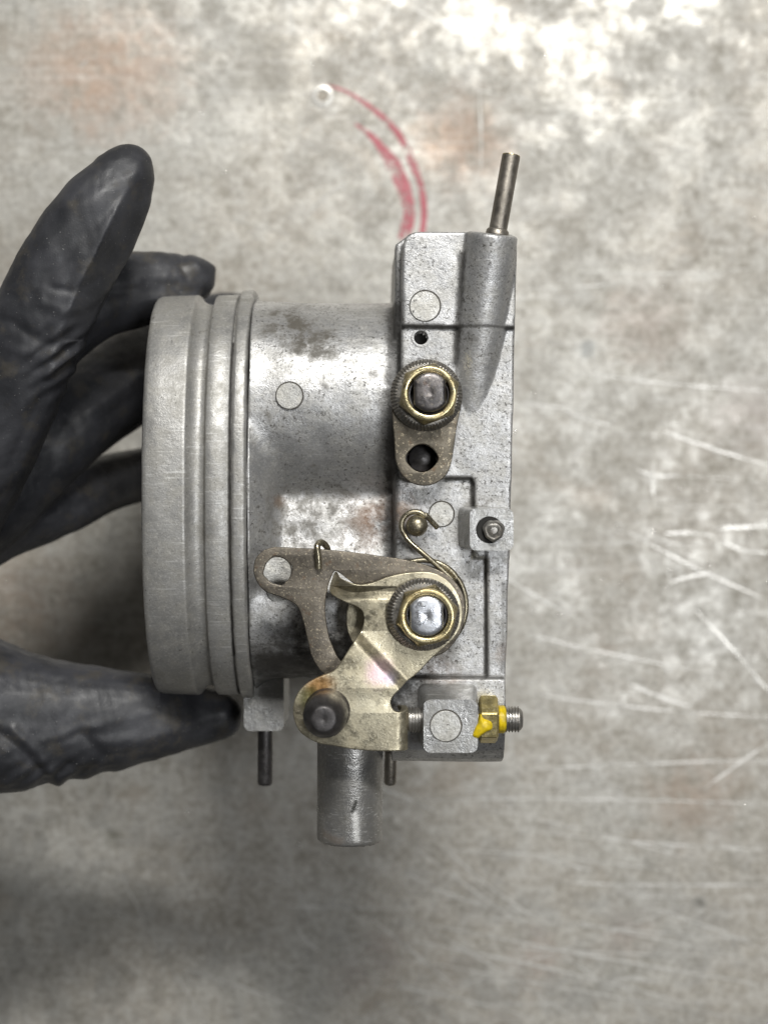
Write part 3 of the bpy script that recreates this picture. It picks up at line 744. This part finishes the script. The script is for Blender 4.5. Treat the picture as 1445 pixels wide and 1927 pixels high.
limb(bm, [(455,1346,-365,14),(448,1346,-365,28),(430,1347,-365,42),(395,1347,-362,52),(350,1348,-350,63),(300,1350,-325,77),(240,1353,-318,91),(180,1356,-310,103),(100,1357,-300,118),(0,1353,-290,142),(-100,1330,-280,165),(-230,1260,-270,190)])
# palm, heel and wrist beyond the left edge
limb(bm, [(-60,1010,-300,40,.9),(-110,1030,-300,130,.8),(-200,1090,-290,230,.6),(-350,1130,-280,290,.5),(-520,1150,-280,280,.5),(-700,1160,-290,220,.6),(-900,1170,-300,190,.75),(-1300,1190,-310,200,.8),(-1900,1210,-330,240,.8)])
me = remesh(bm, 4.2, smooth=8)
a = get(me); nv = nrm(me)
kk = (D - a[:,2])/D
px = a[:,0]/kk + 722.5; py = 963.5 - a[:,1]/kk
def seg(a0, a1):
    ax, ay = a0; bx, by = a1; dx, dy = bx-ax, by-ay; L2 = dx*dx+dy*dy
    t = np.clip(((px-ax)*dx + (py-ay)*dy)/L2, 0, 1)
    d_ = ((px-ax)*dy - (py-ay)*dx)/math.sqrt(L2)
    return np.hypot(px-(ax+t*dx), py-(ay+t*dy)), t, d_
disp = np.zeros(len(a)); front = nv[:,2] > -.2
def crease(line, amp, sig, zmin=-900, zmax=900):
    global disp
    best = np.full(len(a), 1e9)
    for p0, p1 in zip(line, line[1:]):
        dd, t, _ = seg(p0, p1); best = np.minimum(best, dd)
    ends = 1
    m = front & (a[:,2] > zmin) & (a[:,2] < zmax)
    disp += np.where(m, .62*amp*np.exp(-(best/(sig*1.25))**2), 0)
Z1 = -200  # index finger only
crease([(262,310),(225,390),(197,444),(159,517),(134,574),(108,631),(95,700)], 9, 13, Z1)
crease([(250,345),(200,400),(150,450),(110,500),(60,545)], -4.5, 9, Z1)
crease([(225,330),(160,385),(110,440),(70,490)], 3.5, 12, Z1)
crease([(170,300),(120,350),(95,385)], -3.5, 8, Z1)
crease([(180,520),(140,548),(100,542)], -5, 6, Z1)
crease([(190,545),(150,580),(120,585),(80,570)], 4, 9, Z1)
crease([(120,655),(70,640),(20,605),(0,600)], -5, 8, Z1)
crease([(118,690),(60,668),(10,650)], 4, 9, Z1)
crease([(115,700),(70,760),(40,830),(20,880)], -5, 10, Z1-100)
crease([(95,720),(30,770),(0,790)], 4, 12, Z1-100)
crease([(60,560),(20,560)], -4, 9, Z1)
# side flat of the index finger: pull the strip right of the ridge down to a plane
dd, t, sd = seg((262,310), (134,574))
m0 = (a[:,2] > -140) & (py < 640) & (py > 290) & (np.abs(sd) < 75)
def front_plane(m, d_):
    lim = np.maximum(-60 + 64 - 1.35*np.abs(d_), -84)
    mm_ = m & (a[:,2] > lim)
    a[mm_,2] = lim[mm_]*.8 + a[mm_,2]*.2
right = sd > 0
front_plane(m0 & right, sd)
# middle finger folds
crease([(205,548),(250,548),(300,545),(385,552)], -7, 9, -460, -200)
crease([(210,532),(300,524),(340,520),(372,500)], 5, 12, -480, -200)
crease([(345,482),(340,500),(352,520)], -6, 6, -480, -200)
crease([(360,480),(375,505),(395,535)], 4.5, 8, -480, -200)
crease([(275,530),(310,534),(330,536)], -5, 6, -480, -200)
# ring and little finger
crease([(285,690),(230,735),(175,770)], 8, 12, -760, -300)
crease([(270,720),(200,790)], -6, 14, -760, -300)
crease([(180,930),(150,950),(110,955)], -5, 10, -620, -380)
# thumb
crease([(80,1392),(150,1372),(230,1352),(290,1340)], 3.5, 8, -480, -180)
crease([(185,1400),(260,1396),(340,1372),(420,1340)], 4, 9, -480, -180)
crease([(150,1380),(175,1400),(200,1430)], -7, 10, -480, -180)
crease([(0,1382),(40,1412),(70,1448),(95,1480)], -9, 9, -420, -150)
crease([(25,1375),(60,1408),(88,1440),(115,1476)], 8, 9, -420, -150)
crease([(300,1300),(360,1318),(420,1322)], -6, 12, -480, -180)
crease([(130,1440),(160,1452),(200,1448)], -6, 7, -480, -200)
crease([(0,1300),(90,1330),(180,1340)], 3, 18, -420, -150)
# loose small wrinkles over everything
wv = np.sin(px*.06+py*.045+2*np.sin(py*.02))*np.sin(py*.05-px*.035+1.5*np.sin(px*.03))
wv2 = np.sin(px*.15+py*.11+2.5*np.sin(py*.035+1))*np.sin(py*.13-px*.10+2*np.sin(px*.05))
disp += wv*1.1 + wv2*.3
# ragged silhouettes where the glove bunches
bunch = np.exp(-((px-125)/60)**2-((py-680)/55)**2)*(a[:,2] > -260) + .8*np.exp(-((px-140)/110)**2-((py-1465)/30)**2)
disp += bunch*4.5*np.sin(px*.14+py*.2)
a += nv*disp[:, None]
put(me, a*S)
hand = link('gloved_hand', me, M_glove, None, smooth=None)
hand.location = (0, 0, Z0)
hand['label'] = 'hand in a black nitrile glove gripping the intake horn of the throttle body'
hand['category'] = 'hand'
